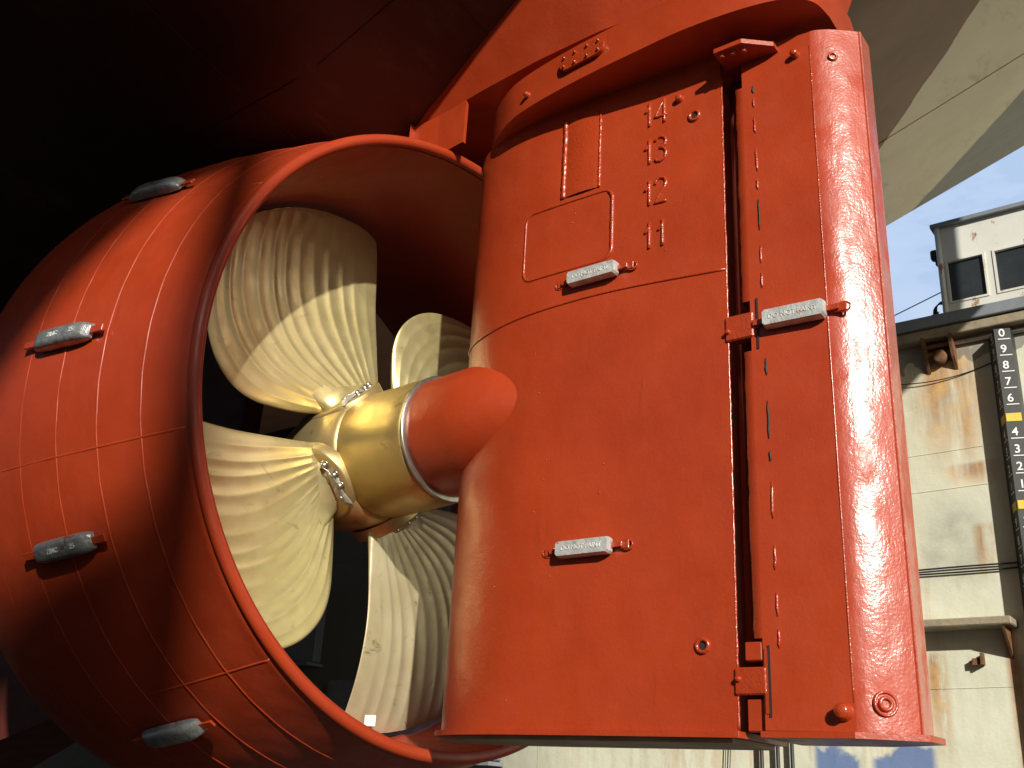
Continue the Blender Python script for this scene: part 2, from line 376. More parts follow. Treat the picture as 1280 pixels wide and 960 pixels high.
# rudder headbox: skirt above the disc and the fin standing on the nozzle
def oblong(xa, xb, yc, hw, n=12, pa=.75):
    """near side from forward end to aft end, then back on the far side"""
    out = []
    for i in range(n*4):
        a = math.pi-2*math.pi*i/(n*4)
        c, s_ = math.cos(a), math.sin(a)
        x = (xa+xb)/2+(xb-xa)/2*math.copysign(abs(c)**.8, c); y = yc-hw*math.copysign(abs(s_)**pa, s_); out.append((x, y))
    return out
KB = .965
def arc_y(x, k):            # near side of the headbox wall; k 0 at its lower edge, 1 at the hull
    base = float(np.interp(x, [-6.6, -5.9, -5.3, -4.7, -4.37, -4.0, -3.5, -3.0, -2.5, -1.8, -1.1, -.7], [5.24, 5.14, 5.05, 4.97, 4.92, 4.87, 4.82, 4.80, 4.83, 4.93, 5.1, 5.3]))
    return base*KB-k*(.42 if x > -6 else .2)
mb = MB(); XA = list(np.linspace(-6.6, -1.75, 60)); KS = (0, .25, .6, 1)
for sg in (-1, 1):
    mb.grid([[(x-.5*k*(1 if x < -4.5 else -.3), 5.2+sg*(5.2-arc_y(x, k)), 4.80+1.06*k) for k in KS] for x in XA])
mb.grid([[(x, arc_y(x, 0), 4.80), (x, 10.4-arc_y(x, 0), 4.80)] for x in XA], False)
mb.grid([[(-1.75+.15*k, arc_y(-1.75, k), 4.80+1.06*k), (-1.75+.15*k, 10.4-arc_y(-1.75, k), 4.80+1.06*k)] for k in KS], False)
mb.build('headbox', M['red'], hull)
mb = MB()                     # lower part of it standing on the nozzle
XF = list(np.linspace(-6.5, -4.20, 24))
for sg in (-1, 1):
    mb.grid([[(x, 5.2+sg*(5.2-arc_y(x, 0)), z) for z in (4.43, 4.6, 4.80)] for x in XF])
for sg in (-1, 1):            # open after end: plate edges and a recessed web
    ye = 5.2+sg*(5.2-arc_y(-4.20, 0)); mb.grid([[(-4.20, ye, z), (-4.20, ye-sg*.03, z), (-4.80, ye-sg*.05, z)] for z in (4.43, 4.80)], False)
ya = 5.2-arc_y(-4.20, 0); mb.grid([[(-4.75, 5.2-ya, z), (-4.75, 5.2+ya, z)] for z in (4.44, 4.80)], False)
mb.build('nozzle_strut', M['red'], hull)
mb = MB(); mb.prism(oblong(-3.9, -1.75, 5.08, .36), 4.65, 4.82)
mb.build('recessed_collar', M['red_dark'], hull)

# ------------------------------------------------------------------ rudder
YC = 5.05
TH = [(-4.235, 0), (-4.225, .045), (-4.19, .095), (-4.12, .15), (-4.0, .20), (-3.8, .25), (-3.55, .28), (-3.25, .297), (-3.0, .297), (-2.72, .285), (-2.4, .268), (-2.2, .255)]
_xs = [a for a, b in TH]; _ts = [b for a, b in TH]
def half(x): return float(np.interp(x, _xs, _ts))
def ys_(x):
    if x <= -2.2: return YC-half(x)
    return YC-.255+.03*(x+2.2)/.55
rud = empty('rudder', (-3.2, YC, .34), 'large glossy red flap rudder with raised draft numbers behind the bronze propeller', 'rudder')
# main blade: near/far skins, smooth section
sec = []
for i in range(61):
    t = i/60; x = -4.235+(2.035)*(t**1.8); sec.append((x, half(x)))
# smooth thickness law for skin
def smooth_half(x):
    q = min(max((x+4.235)/2.035, 0), 1)
    if q < .42: return .292*(1-(1-q/.42)**2.3)**.60
    if q < .72: t = (q-.42)/.30; return .292-.012*t*t
    return .280-.022*(q-.72)/.28
half = smooth_half
Z0, ZT = .34, 4.385
mb = MB()
zlev = [Z0+.03, 1.0, 2.0, 2.93, 3.6, ZT]
secx = [-4.235+2.035*(i/70)**2 for i in range(71)]
def skin(sg): return [[(x, YC+sg*half(x), z) for z in zlev] for x in secx]
mb.grid(skin(-1)); mb.grid(skin(1))
mb.grid([[(-2.2, YC-half(-2.2), z) for z in zlev], [(-2.2, YC-half(-2.2)+.022, z) for z in zlev], [(-2.34, YC-half(-2.2)+.03, z) for z in zlev], [(-2.34, YC+half(-2.2)-.03, z) for z in zlev], [(-2.2, YC+half(-2.2)-.022, z) for z in zlev], [(-2.2, YC+half(-2.2), z) for z in zlev]], False)
cap = [(x, YC-half(x)) for x in secx]+[(x, YC+half(x)) for x in reversed(secx[1:])]
mb.add([(x, y, ZT) for x, y in cap], [tuple(range(len(cap)))], False)
mb.build('rudder_blade', M['red'], rud)
# upper step by the gap: higher tongue, lower corner
mb = MB()
mb.tube([(-2.198+random.uniform(-.0015, .0015), YC-.252, z) for z in np.linspace(.38, 4.2, 170)], [random.uniform(.006, .009) for _ in range(170)], 7)
mb.build('edge_weld', M['red_weld'], rud)
# bottom end plate
mb = MB()
out = [(x-.02, YC-half(x)-.035) for x in secx[::3]]+[(-2.18, YC-.29), (-2.18, YC+.29)]+[(x-.02, YC+half(x)+.035) for x in reversed(secx[3::3])]
mb.prism(out, Z0, Z0+.03); mb.build('bottom_plate', M['red'], rud, .006)
# underside, buff bottom with a drain boss
mb = MB(); mb.prism([(x*.97-.12, YC+(y-YC)*.86) for x, y in out], Z0-.022, Z0)
mb.build('underside_plate', simple('worn_underside_paint', (.42, .30, .20), .6, 0, 4, .3), rud)
# welds on the near face
def face_pt(x, z, off=.0): return (x, YC-half(x)-off, z)
mb = MB()
def zseam(x): return 2.885+.03*math.cos((x+3.1)*2.2)-.015
mb.tube([face_pt(x, zseam(x), .001) for x in secx[2:]], .009, 6)
mb.build('horizontal_weld', M['red_weld'], rud)
def rrect(xa, xb, za, zb, r_, n=6):
    pts = []
    for (cx, cz, a0) in ((xb-r_, zb-r_, 0), (xa+r_, zb-r_, 90), (xa+r_, za+r_, 180), (xb-r_, za+r_, 270)):
        for i in range(n+1):
            a = R_(a0+90*i/n); pts.append((cx+r_*math.cos(a), cz+r_*math.sin(a)))
    return pts
mb = MB()
loop = []
rp = rrect(-3.61, -2.94, 3.13, 3.63, .07)
for i in range(len(rp)):
    a, b = rp[i], rp[(i+1) % len(rp)]; k = max(1, int(math.hypot(a[0]-b[0], a[1]-b[1])/.03))
    for j in range(k): t = j/k; loop.append(face_pt(a[0]+(b[0]-a[0])*t, a[1]+(b[1]-a[1])*t, 0))
mb.tube(loop, [(.008 if p[0] < -2.97 else .0125)+random.uniform(-.0012, .0012) for p in loop], 8, True)
mb.build('access_panel_weld', M['red_weld'], rud)
mb = MB()
for x, r_ in ((-3.31, .016), (-3.04, .009)):
    pts = [face_pt(x+random.uniform(-.002, .002), 3.67+i*.0128, .002) for i in range(48)]
    mb.tube(pts, [r_*random.uniform(.85, 1.15) for _ in pts], 8)
G = []
for i in range(13):
    t = i/12; x = -3.31+.27*t; G.append([(x, YC-half(x)-.014*math.sin(math.pi*t)**.7-.001, z) for z in (3.67, 4.28)])
mb.grid(G); mb.build('pintle_tube', M['red_weld'], rud)
# draft numbers, raised bars
strokes = {'1': [[(0, .62), (.16, .80)], [(.16, 1.), (.16, 0)]],
           '2': [[(0, .78), (.06, .93), (.2, 1), (.36, .94), (.42, .78), (.38, .6), (.2, .35), (0, .02), (.44, .02)]],
           '3': [[(0, .88), (.1, .98), (.24, 1), (.38, .92), (.42, .77), (.36, .6), (.2, .54), (.36, .48), (.43, .3), (.38, .1), (.22, 0), (.08, .02), (0, .12)]],
           '4': [[(.36, 0), (.36, 1), (0, .3), (.46, .3)]]}
def numeral(s, x0, z0, h):
    mb = MB(); x = x0
    for ch in s:
        for st_ in strokes[ch]:
            dense = []
            for a, b in zip(st_, st_[1:]):
                for k in range(5): t = k/5; dense.append((a[0]+(b[0]-a[0])*t, a[1]+(b[1]-a[1])*t))
            dense.append(st_[-1])
            # slight irregular weld bead
            mb.tube([face_pt(x+px*h, z0+pz*h, .003) for px, pz in dense], [.0095*random.uniform(.9, 1.15) for _ in dense], 7)
        x += h*(.62 if ch != '1' or s == '11' else .38)+(0 if s != '11' else -.12*h)
    return mb.build('draft_number', M['red_weld'], rud)
for s_, z in (('14', 4.0), ('13', 3.72), ('12', 3.42), ('11', 3.12)):
    numeral(s_, -2.71, z, .178)
# plugs and bosses
def ring(mb, P, n_, R1, R2, h):
    mb.lathe([(-.01, R1), (h*.6, R1), (h, (R1+R2)/2), (h*.6, R2), (-.01, R2)], P, n_, 20)
def boss(mb, P, n_, R1, h):
    mb.lathe([(-.01, R1*1.25), (h*.25, R1*1.2), (h*.35, R1), (h*.85, R1), (h, R1*.8)], P, n_, 16, (False, True))
N0 = (0, -1, 0)
for (x, z) in ((-2.375, 3.97), (-2.375, .775)):
    mb = MB(); ring(mb, face_pt(x, z), N0, .042, .022, .016); mb.mi = 1
    mb.lathe([(.002, .022), (.003, .001)], face_pt(x, z), N0, 16); mb.build('drain_plug', [M['red_weld'], M['dark']], rud)
mb = MB(); boss(mb, face_pt(-2.47, 4.13), N0, .022, .035); mb.build('lifting_stud', M['red_weld'], rud)
# anodes
def anode_block(mb, C, L, H, T, ux, un, strap_l=.07, mi_block=0, mi_strap=1, round_=0.):
    ux = Vector(ux).normalized(); un = Vector(un).normalized(); uz = ux.cross(un)*-1; 
    Rm = Matrix((ux, un, uz)).transposed(); C = Vector(C)
    mb.mi = mi_block
    # tapered block: outer face narrower, rounded by chamfer
    k = .88
    P = []
    for (a, yy, kk) in ((0, .012, 1.0), (1, T*.55, 1.0), (2, T, k)):
        for (sx, sz) in ((-1, -1), (1, -1), (1, 1), (-1, 1)):
            c = .012+round_
            for (dx, dz) in (((0, c), (c, 0)) if sx*sz > 0 else ((c, 0), (0, c))):
                P.append(C+Rm@Vector((sx*(L/2*(1 if kk == 1 else .975)-dx), yy, sz*(H/2*kk-dz))))
    n = 8; F = []
    for l in range(2):
        for i in range(n): F.append((l*n+i, l*n+(i+1) % n, (l+1)*n+(i+1) % n, (l+1)*n+i))
    F.append(tuple(range(n))[::-1]); F.append(tuple(range(2*n, 3*n)))
    mb.add(P, F, False)
    mb.mi = mi_strap
    for sg in (-1, 1):
        mb.box(C+Rm@Vector((sg*(L/2+strap_l/2-.004), .022, 0)), (strap_l, .014, H*.32), Rm.copy(), .003)
        mb.box(C+Rm@Vector((sg*(L/2+strap_l), .008, 0)), (strap_l*.9, .014, H*.5), Rm.copy(), .003)
def add_anode(parent, C, un, L=.345, H=.092, T=.068, txt=True, extra=None):
    mb = MB(); ux = Vector((1, 0, 0)); un = Vector(un).normalized(); ux = (ux-un*ux.dot(un)).normalized()
    anode_block(mb, C, L, H, T, ux, un)
    mb.mi = 2; uz = Vector((0, 0, 1))
    if txt: text_mesh(mb, 'DO NOT PAINT', Vector(C)+un*(T+.0015), ux, uz, .037, .003)
    o = mb.build('sacrificial_anode', [M['zinc'], M['red_weld'], M['zinc_mark']], parent)
    for sg in (-1, 1):
        mb = MB(); P = Vector(C)+ux*(sg*(L/2+.085))
        mb.tube([P+ux*(.035*math.cos(a))+Vector((0, 0, .028*math.sin(a)))+un*.004 for a in np.linspace(0, 2*math.pi, 14)[:-1]], .006, 6, True)
        mb.build('anode_mount_weld', M['red_weld'], parent)
    return o
for x, z in ((-3.05, 3.03), (-3.06, 1.325)):
    x_, n_ = x, (-(half(x+.1)-half(x-.1))/.2*-1, -1, 0)
    add_anode(rud, face_pt(x, z), (0.0, -1, 0))
# paint spots / weld spatter
mb = MB()
for _ in range(55):
    x = random.uniform(-3.9, -2.25); z = random.uniform(.5, 4.0); P = Vector(face_pt(x, z))
    r_ = random.uniform(.0025, .006); mb.lathe([(-.002, r_), (r_*.6, r_*.6), (r_*.8, .0003)], P, N0, 6)
mb.build('weld_spatter', M['red_weld'], rud)['kind'] = 'stuff'
# bulb behind the propeller hub
AX = Vector((1, -.1, .02)).normalized(); PC = Vector((-4.33, 5.14, 2.33))
mb = MB()
prof = [(-.16, .405), (-.15, .418)]+[(-.15+.35*i/6, .42) for i in range(1, 7)]
for i in range(1, 21):
    t = i/20; prof.append((.2+.95*t, .42*max(0, 1-t**1.75)**.68))
mb.lathe(prof, PC, AX, 72, (True, False))
mb.build('rudder_bulb', M['red'], rud)

# flap -------------------------------------------------------------
FX0, FXC, FXE = -2.06, -1.64, -1.405
def fy(x):
    if x < FXC: return .262-.03*(x-FX0)/(FXC-FX0)
    return .232+(0.078-.232)*((x-FXC)/(FXE-FXC))**1.5
FZ0, FZT = .345, 4.30
fl = MB()
fx = [FX0]+[FX0+(FXC-FX0)*i/6 for i in range(1, 6)]+[FXC]
fz = list(np.linspace(FZ0+.03, FZT, 25))
for sg in (-1, 1): fl.grid([[(x, YC+sg*fy(x), z) for z in fz] for x in fx])
fl.grid([[(FX0, YC-fy(FX0), z) for z in fz], [(FX0, YC+fy(FX0), z) for z in fz]], False)
capf = [(x, YC-fy(x)) for x in fx+[FXE]]+[(x, YC+fy(x)) for x in reversed(fx+[FXE])]
fl.add([(x, y, FZT-.10) for x, y in capf], [tuple(range(len(capf)))], False)
fl_o = fl.build('flap', M['red'], rud)
mb = MB()
tx = [FXC+(FXE-FXC)*i/14 for i in range(15)]
rnd = mathutils.noise
for sg in (-1, 1):
    G = []
    for x in tx:
        row = []
        for k in range(160):
            z = FZ0+.03+(FZT-FZ0-.03)*k/159
            q = (x-FXC)/(FXE-FXC); amp = .004*math.sin(math.pi*q)
            dn = amp*rnd.noise(Vector((x*7, z*2.2, sg*3)))+.35*amp*rnd.noise(Vector((x*22, z*9, sg*3)))
            row.append((x+dn, YC+sg*(fy(x)+dn), z))
        G.append(row)
    mb.grid(G)
mb.box((FXE+.004, YC, (FZ0+FZT)/2), (.018, .16, FZT-FZ0), None, .005)
mb.build('flap_tail', M['red_tail'], fl_o)
mb = MB()
op = [(FX0-.03, YC-.26), (FXC, YC-.262), (FXE+.05, YC-.10), (FXE+.055, YC+.10), (FXC, YC+.262), (FX0-.03, YC+.26)]
mb.prism(op, FZ0-.0, FZ0+.028); mb.build('flap_bottom_plate', M['red'], fl_o, .005)
mb = MB()
op = [(FX0+.02, YC-.245), (FXC, YC-.237), (FXE, YC-.078), (FXE, YC+.078), (FXC, YC+.24), (FX0+.02, YC+.24)]
n = len(op); inner = [(x*.985-.028, YC+(y-YC)*.86) for x, y in op]
vs = [(x, y, FZT) for x, y in op]+[(x, y, FZT) for x, y in inner]+[(x, y, FZT-.1) for x, y in inner]
mb.add(vs, [(i, (i+1) % n, n+(i+1) % n, n+i) for i in range(n)]+[(n+i, n+(i+1) % n, 2*n+(i+1) % n, 2*n+i) for i in range(n)])
mb.build('flap_top_rim', M['red'], fl_o)
# crease line and broken caulk seam
def fpt(x, z, off=0): return (x, YC-fy(x)-off, z)
mb = MB(); mb.tube([fpt(FXC-.006, z, -.003+.001*math.sin(z*9)) for z in np.linspace(.5, 4.2, 60)], .006, 6); mb.build('crease_weld', M['red_weld'], fl_o)
z = .75
while z < 4.10:
    L_ = random.uniform(.05, .22); mi_ = random.choice((0, 1, 1))
    if not (2.28 < z < 2.62) and z+L_ < 4.15:
        mb = MB(); pts = [fpt(-1.985+.012*(z-2.3)*-.35+random.uniform(-.003, .003), z+L_*k/5, .001) for k in range(6)]
        mb.tube(pts, [.003, .006, .007, .0065, .006, .003], 6); mb.build('broken_seam' if mi_ else 'seam_crack', M['red_weld'] if mi_ else M['dark'], fl_o)
    z += L_+random.uniform(.01, .16)
# front strip of the flap and hinge tube in the gap
mb = MB()
G = []
zz_ = [0.72]+[0.8+i*.0815 for i in range(21)]
def strip(z0, z1):
    n_ = int((z1-z0)/.05)+2; zs2 = np.linspace(z0, z1, n_)
    mb.grid([[(x+ (random.uniform(-.004, .004) if x < -2.105 else 0), YC-.262+.012*(1 if x < -2.105 else 0), z) for z in zs2] for x in (-2.11, -2.10, FX0+.001)], True)
    mb.grid([[(-2.109, YC-.25, z), (-2.109, YC-.18, z)] for z in zs2], False)
strip(.80, 2.32); strip(2.62, 4.05)
mb.build('leading_strip', M['red'], fl_o)
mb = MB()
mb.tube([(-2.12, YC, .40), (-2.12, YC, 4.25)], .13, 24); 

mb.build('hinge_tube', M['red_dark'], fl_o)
mb = MB()
mb.box((-2.125, YC-.235, 2.475), (.165, .075, .15), None, .008); boss(mb, (-2.19, YC-.272, 2.455), N0, .013, .018)
mb.build('hinge_lug', M['red_weld'], fl_o)
mb = MB()
mb.box((-2.125, YC-.235, .60), (.165, .075, .13), None, .008); boss(mb, (-2.185, YC-.272, .61), N0, .013, .018)
mb.build('hinge_lug', M['red_weld'], fl_o)
mb = MB(); mb.box((-2.11, YC-.215, .445), (.10, .05, .15), None, .006); mb.box((-2.11, YC-.23, .74), (.09, .06, .09), None, .006)
mb.box((-2.045, YC-.258, .60), (.016, .018, .30)); mb.build('hinge_block', M['red'], fl_o)
mb = MB(); mb.box((-2.03, YC-.263, .60), (.012, .004, .33)); mb.build('hinge_slot', M['dark'], fl_o)
mb = MB(); mb.box((-2.02, YC-.2645, 2.475), (.012, .004, .30)); mb.build('hinge_slot', M['dark'], fl_o)
# top bracket with three bolts
mb = MB()
mb.prism([(-2.16, YC-.44), (-1.98, YC-.44), (-1.83, YC-.31), (-1.83, YC-.10), (-2.16, YC-.10)], 4.225, 4.255)
mb.build('link_bracket', M['red'], fl_o, .005)
mb = MB()
mb.box((-2.07, YC-.26, 4.285), (.18, .24, .05), None, .006)
for i in range(3): boss(mb, (-2.12+.065*i, YC-.40+.01*i, 4.225), (0, 0, -1), .017, .025)
mb.build('bracket_bolts', M['red_weld'], fl_o)
mb = MB(); boss(mb, fpt(-1.73, 4.16), N0, .022, .045); mb.build('lifting_stud', M['red_weld'], fl_o)
mb = MB(); boss(mb, fpt(-1.69, .46), N0, .034, .06); mb.build('lower_boss', M['red_weld'], fl_o)
tn = Vector((.68, -.73, 0))
mb = MB(); ring(mb, (-1.52, YC-fy(-1.52)-.003, .50), tn, .035, .018, .012); ring(mb, (-1.52, YC-fy(-1.52)-.003, .50), tn, .058, .045, .008)
mb.build('tail_plug', M['red_tail'], fl_o)
mb = MB(); ring(mb, (-1.53, YC-fy(-1.53)-.003, 4.10), tn, .03, .016, .012); mb.build('tail_plug', M['red_tail'], fl_o)
add_anode(fl_o, fpt(-1.81, 2.47, .002), (.05, -1, 0), L=.335, H=.10)

# rudder disc (stock flange) above the rudder
near = [(-4.20, 5.30), (-4.25, 5.15), (-4.16, 5.02), (-4.0, 4.90), (-3.82, 4.81), (-3.6, 4.755), (-3.3, 4.71), (-3.0, 4.68), (-2.7, 4.66), (-2.4, 4.645), (-2.1, 4.66), (-1.85, 4.70), (-1.70, 4.76), (-1.61, 4.86), (-1.58, 5.02)]
def densify(P, k=6):
    return spl(P, k)
near = [(x*KB, y*KB) for x, y in spl(near, 6)]; far = [(x, 10.1-y) for x, y in reversed(near[1:])]
mb = MB(); ol = near+far; mb.prism(ol, 4.375, 4.66, None, True)
mb.build('rudder_disc', M['red'], rud)
def disc_y(x): return float(np.interp(x, [p[0] for p in near], [p[1] for p in near]))
mb = MB()
# oblong cover plate with bolts on the disc edge
G = []
pts = rrect(-3.22, -2.86, 4.48, 4.60, .055, 5)
vs = [(x, disc_y(x)-.004, z) for x, z in pts]+[(x, disc_y(x)-.032, z) for x, z in pts]; n = len(pts)
mb.add(vs, [tuple(range(n, 2*n))]+[(i, (i+1) % n, n+(i+1) % n, n+i) for i in range(n)])
for i, (x, z) in enumerate([(-3.18, 4.505), (-3.09, 4.50), (-2.99, 4.50), (-2.90, 4.505), (-3.18, 4.575), (-3.09, 4.58), (-2.99, 4.58), (-2.90, 4.575)]):
    mb.lathe([(0, .010), (.014, .010)], (x, disc_y(x)-.03, z), N0, 6, (False, True))
mb.build('cover_plate', M['red_weld'], rud)
mb = MB(); boss(mb, (-3.53, disc_y(-3.53), 4.48), (-.2, -1, 0), .018, .035); mb.build('disc_stud', M['red_weld'], rud)

# ------------------------------------------------------------------ nozzle
D = Vector((1, -.085, .0)).normalized(); NC = Vector((-4.33, 5.14, 2.328))
E2 = Vector((-D.y, D.x, 0)).normalized(); E2 = E2 if E2.y > 0 else -E2
E1 = Vector((0, 0, 1))
def npt(s, th, r_):      # th clockwise from up, seen from aft, degrees
    return NC+D*s+E2*(r_*math.sin(R_(th)))+E1*(r_*math.cos(R_(th)))
noz = empty('propeller_nozzle', npt(-.8, 180, 2.3), 'big round red nozzle ring shrouding the bronze propeller, half in shade', 'nozzle')
OUT = [(-.02, 2.125), (-.05, 2.14), (-.12, 2.155), (-.35, 2.215), (-.7, 2.30), (-1.05, 2.375), (-1.4, 2.43), (-1.8, 2.46), (-2.1, 2.45), (-2.3, 2.40), (-2.38, 2.32)]
INN = [(-2.38, 2.27), (-2.25, 2.19), (-2.0, 2.10), (-1.6, 2.04), (-1.1, 2.03), (-.7, 2.03), (-.3, 2.05), (-.03, 2.065)]
def Rout(s):
    a = [p[0] for p in OUT][::-1]; b = [p[1] for p in OUT][::-1]; return float(np.interp(s, a, b))
mb = MB(); N = 256
prof = spl(OUT, 3)+spl(INN, 3)
mb.grid([[npt(s, 360*k/N, r_) for k in range(N+1)] for s, r_ in prof])
mb.build('nozzle_shell', M['red_nozzle'], noz)
mb = MB(); cr = 2.098
mb.grid([[npt(.0+.036*math.sin(a), 360*k/N, cr+.040*math.cos(a)) for k in range(N+1)] for a in np.linspace(-1.2, math.pi+1.2, 12)])
mb.build('trailing_rim', M['red_nozzle'], noz)
for s in (-.35, -.68, -1.01, -1.34, -1.70):
    mb = MB(); mb.tube([npt(s+.002*math.sin(k*1.7), 360*k/180, Rout(s)-.006) for k in range(180)], [.0105+.0018*mathutils.noise.noise(Vector((k*.7, s*9, 0))) for k in range(180)], 8, True); mb.build('hoop_weld', M['red_nozzle'], noz)
for th, sa in ((-105.5, -2.2), (-142, -1.0), (-60, -2.2)):
    mb = MB(); mb.tube([npt(s, th, Rout(s)-.006) for s in np.linspace(-.04, sa, 24)], .0105, 8); mb.build('cross_weld', M['red_nozzle'], noz)
def nozzle_anode(th, sc, txt):
    mb = MB(); L, W, T = .50, .125, .075
    C = npt(sc, th, Rout(sc)); un = (npt(sc, th, 3)-npt(sc, th, 2)).normalized()
    ax = (npt(sc+.25, th, Rout(sc+.25))-npt(sc-.25, th, Rout(sc-.25))).normalized(); un = (un-ax*un.dot(ax)).normalized(); uz = ax.cross(un)*-1
    # rounded loaf
    G = []
    for i in range(17):
        t = -1+2*i/16; e = (1-abs(t)**5)**.5 if abs(t) < 1 else 0
        e = max(e, .35) if abs(t) < 1 else .35
        row = []
        for k in range(17):
            a = math.pi*(k/16); c = math.cos(a); s_ = math.sin(a)
            yy = W/2*math.copysign(abs(c)**.6, c)*(.6+.4*e); zz2 = .012+T*abs(s_)**.55*e
            row.append(C+ax*(t*L/2)+uz*yy+un*zz2)
        G.append(row)
    mb.mi = 0; mb.grid(G)
    for row in (G[0], G[-1]): mb.add(row, [tuple(range(len(row)))], False)
    mb.mi = 1; Rm = Matrix((ax, un, uz)).transposed()
    for sg in (-1, 1): mb.box(C+ax*(sg*(L/2+.045))+un*.03, (.12, .016, .045), Rm.copy(), .003)
    mb.mi = 2
    if txt:
        text_mesh(mb, 'ZINC', C+un*(T+.013)+ax*-.03, ax, -uz if (-uz).z > 0 else uz, .04, .003)
        text_mesh(mb, '25', C+un*(T+.013)+ax*.14, ax, -uz if (-uz).z > 0 else uz, .045, .003)
    mb.build('sacrificial_anode', [M['zinc_dull'], M['red_weld'], M['zinc_mark']], noz)
for th, sc, tx_ in ((-88, -1.02, 1), (-118, -1.02, 1), (-149, -1.01, 0), (-57, -1.03, 0)): nozzle_anode(th, sc, tx_)

# ------------------------------------------------------------------ propeller
PD = Vector((1, -.11, .005)).normalized(); PO = Vector((-4.33, 5.139, 2.322)); K = .97
P2 = Vector((-PD.y, PD.x, 0)).normalized(); P2 = P2 if P2.y > 0 else -P2
P1 = P2.cross(PD); P1 = P1 if P1.z > 0 else -P1
def ppt(s, th, r_): return PO+PD*s+P2*(r_*math.sin(th))+P1*(r_*math.cos(th))
prop = empty('ship_propeller', PO+PD*-1.0, 'four-bladed polished bronze propeller with brass hub inside the red nozzle', 'propeller')
mb = MB(); mb.lathe([(-.82, .455), (-.80, .462), (-.30, .452), (-.19, .447), (-.165, .440), (-.155, .41), (-.155, .1)], PO, PD, 96)
mb.build('hub_cap', M['brass'], prop)
mb = MB(); mb.lathe([(-.158, .437), (-.150, .450), (-.139, .450), (-.135, .437), (-.135, .38)], PO, PD, 96); mb.build('cap_ring', M['bolt'], prop)
mb = MB(); mb.lathe([(-.155, .36), (-.05, .36)], PO, PD, 48); mb.build('shaft_seal', M['dark'], prop)
mb = MB(); mb.lathe(spl([(-1.75, .36), (-1.5, .44), (-1.3, .50), (-1.1, .525), (-.95, .52), (-.84, .49), (-.805, .463)], 4), PO, PD, 96)
mb.build('hub_body', M['hub'], prop)
# blade surface, local polar outline
PHI0 = R_(-43.5); S0 = -1.03; KH = .10
def c2(P, k=12): return spl(P, k)
Rt = [(.36, .42), (.52, .65), (.75, .96), (.99, 1.21), (1.27, 1.46)]
Lf = [(-.16, .50), (-.30, .58), (-.47, .70), (-.64, .85), (-.74, 1.02), (-.765, 1.22), (-.72, 1.41), (-.62, 1.58), (-.44, 1.785), (-.20, 1.95)]
Tp = [(-.20, 1.95), (.13, 2.05), (.47, 2.0), (.79, 1.88), (1.08, 1.70), (1.22, 1.57), (1.27, 1.46)]
Bt = [(-.16, .50), (0, .51), (.18, .49), (.36, .42)]
Tp.insert(1, (-.04, 2.02))
def sample(P, t):
    Q = spl(P, 12); L = [0]
    for a, b in zip(Q, Q[1:]): L.append(L[-1]+math.hypot(a[0]-b[0], a[1]-b[1]))
    x = t*L[-1]; return float(np.interp(x, L, [q[0] for q in Q])), float(np.interp(x, L, [q[1] for q in Q]))
NU, NV = 150, 46; NR = 13
U = [.5-.5*math.cos(math.pi*(i/NU)) * (1 if True else 0) for i in range(NU+1)]
U = [(.35*(.5-.5*math.cos(math.pi*i/NU))+.65*i/NU) for i in range(NU+1)]
V = [1-(1-j/NV)**1.15 for j in range(NV+1)]
LL = [sample(Lf, v_) for v_ in V]; RR = [sample(Rt, v_) for v_ in V]; TT = [sample(Tp, u) for u in U]; BB = [sample(Bt, u) for u in U]
def coons(i, j):
    u, v_ = U[i], V[j]; out = []
    for c in (0, 1):
        a = (1-u)*LL[j][c]+u*RR[j][c]; b = (1-v_)*BB[i][c]+v_*TT[i][c]
        cc = (1-u)*(1-v_)*BB[0][c]+u*(1-v_)*BB[-1][c]+(1-u)*v_*TT[0][c]+u*v_*TT[-1][c]
        out.append(a+b-cc)
    return out
def blade_mesh():
    front = []; back = []
    for j in range(NV+1):
        fr = []; bk = []
        for i in range(NU+1):
            x, y = coons(i, j); x *= K; y *= K; r_ = math.hypot(x, y); th = math.atan2(x, y)
            u, v_ = U[i], V[j]
            edge = (max(0, 4*u*(1-u)))**.5 * (1-max(0, (v_-.9)/.1)**3)**.5
            t0 = (.012+.075*(1-v_)**1.5)*edge
            ph = (u*NR+.20*mathutils.noise.noise(Vector((u*4, v_*1.6, .3)))+.12*mathutils.noise.noise(Vector((u*15, v_*2, 1.3))))*2*math.pi; amp = .75+.5*mathutils.noise.noise(Vector((u*6, v_*3, 5)))
            rid = (abs(math.sin(ph/2))**1.0-.6)*.0085*amp*(.75+.5*v_)*min(1, v_/.12)*min(1, 8*u, 8*(1-u))*min(1, (1-v_)*12+.3)
            s = S0+KH*th*1.0 + .05*min(x/K-.15, .5)**2 - .02*v_ - .13*max(0, x/K/1.2)**2*v_**1.5
            fr.append(ppt(s+t0-rid*.9, th, r_)); bk.append(ppt(s-t0+rid*.5, th, r_))
        front.append(fr); back.append(bk)
    mb = MB(); mb.grid(front); mb.grid([r_[::-1] for r_ in back]); return mb
def flange_parts(blade_o):
    pass
def make_blade():
    mb = blade_mesh()
    mb.build
    return mb
def rot_about(mbv, ang):
    Rm = Matrix.Rotation(ang, 3, PD); return [tuple(PO+Rm@(Vector(v_)-PO)) for v_ in mbv]
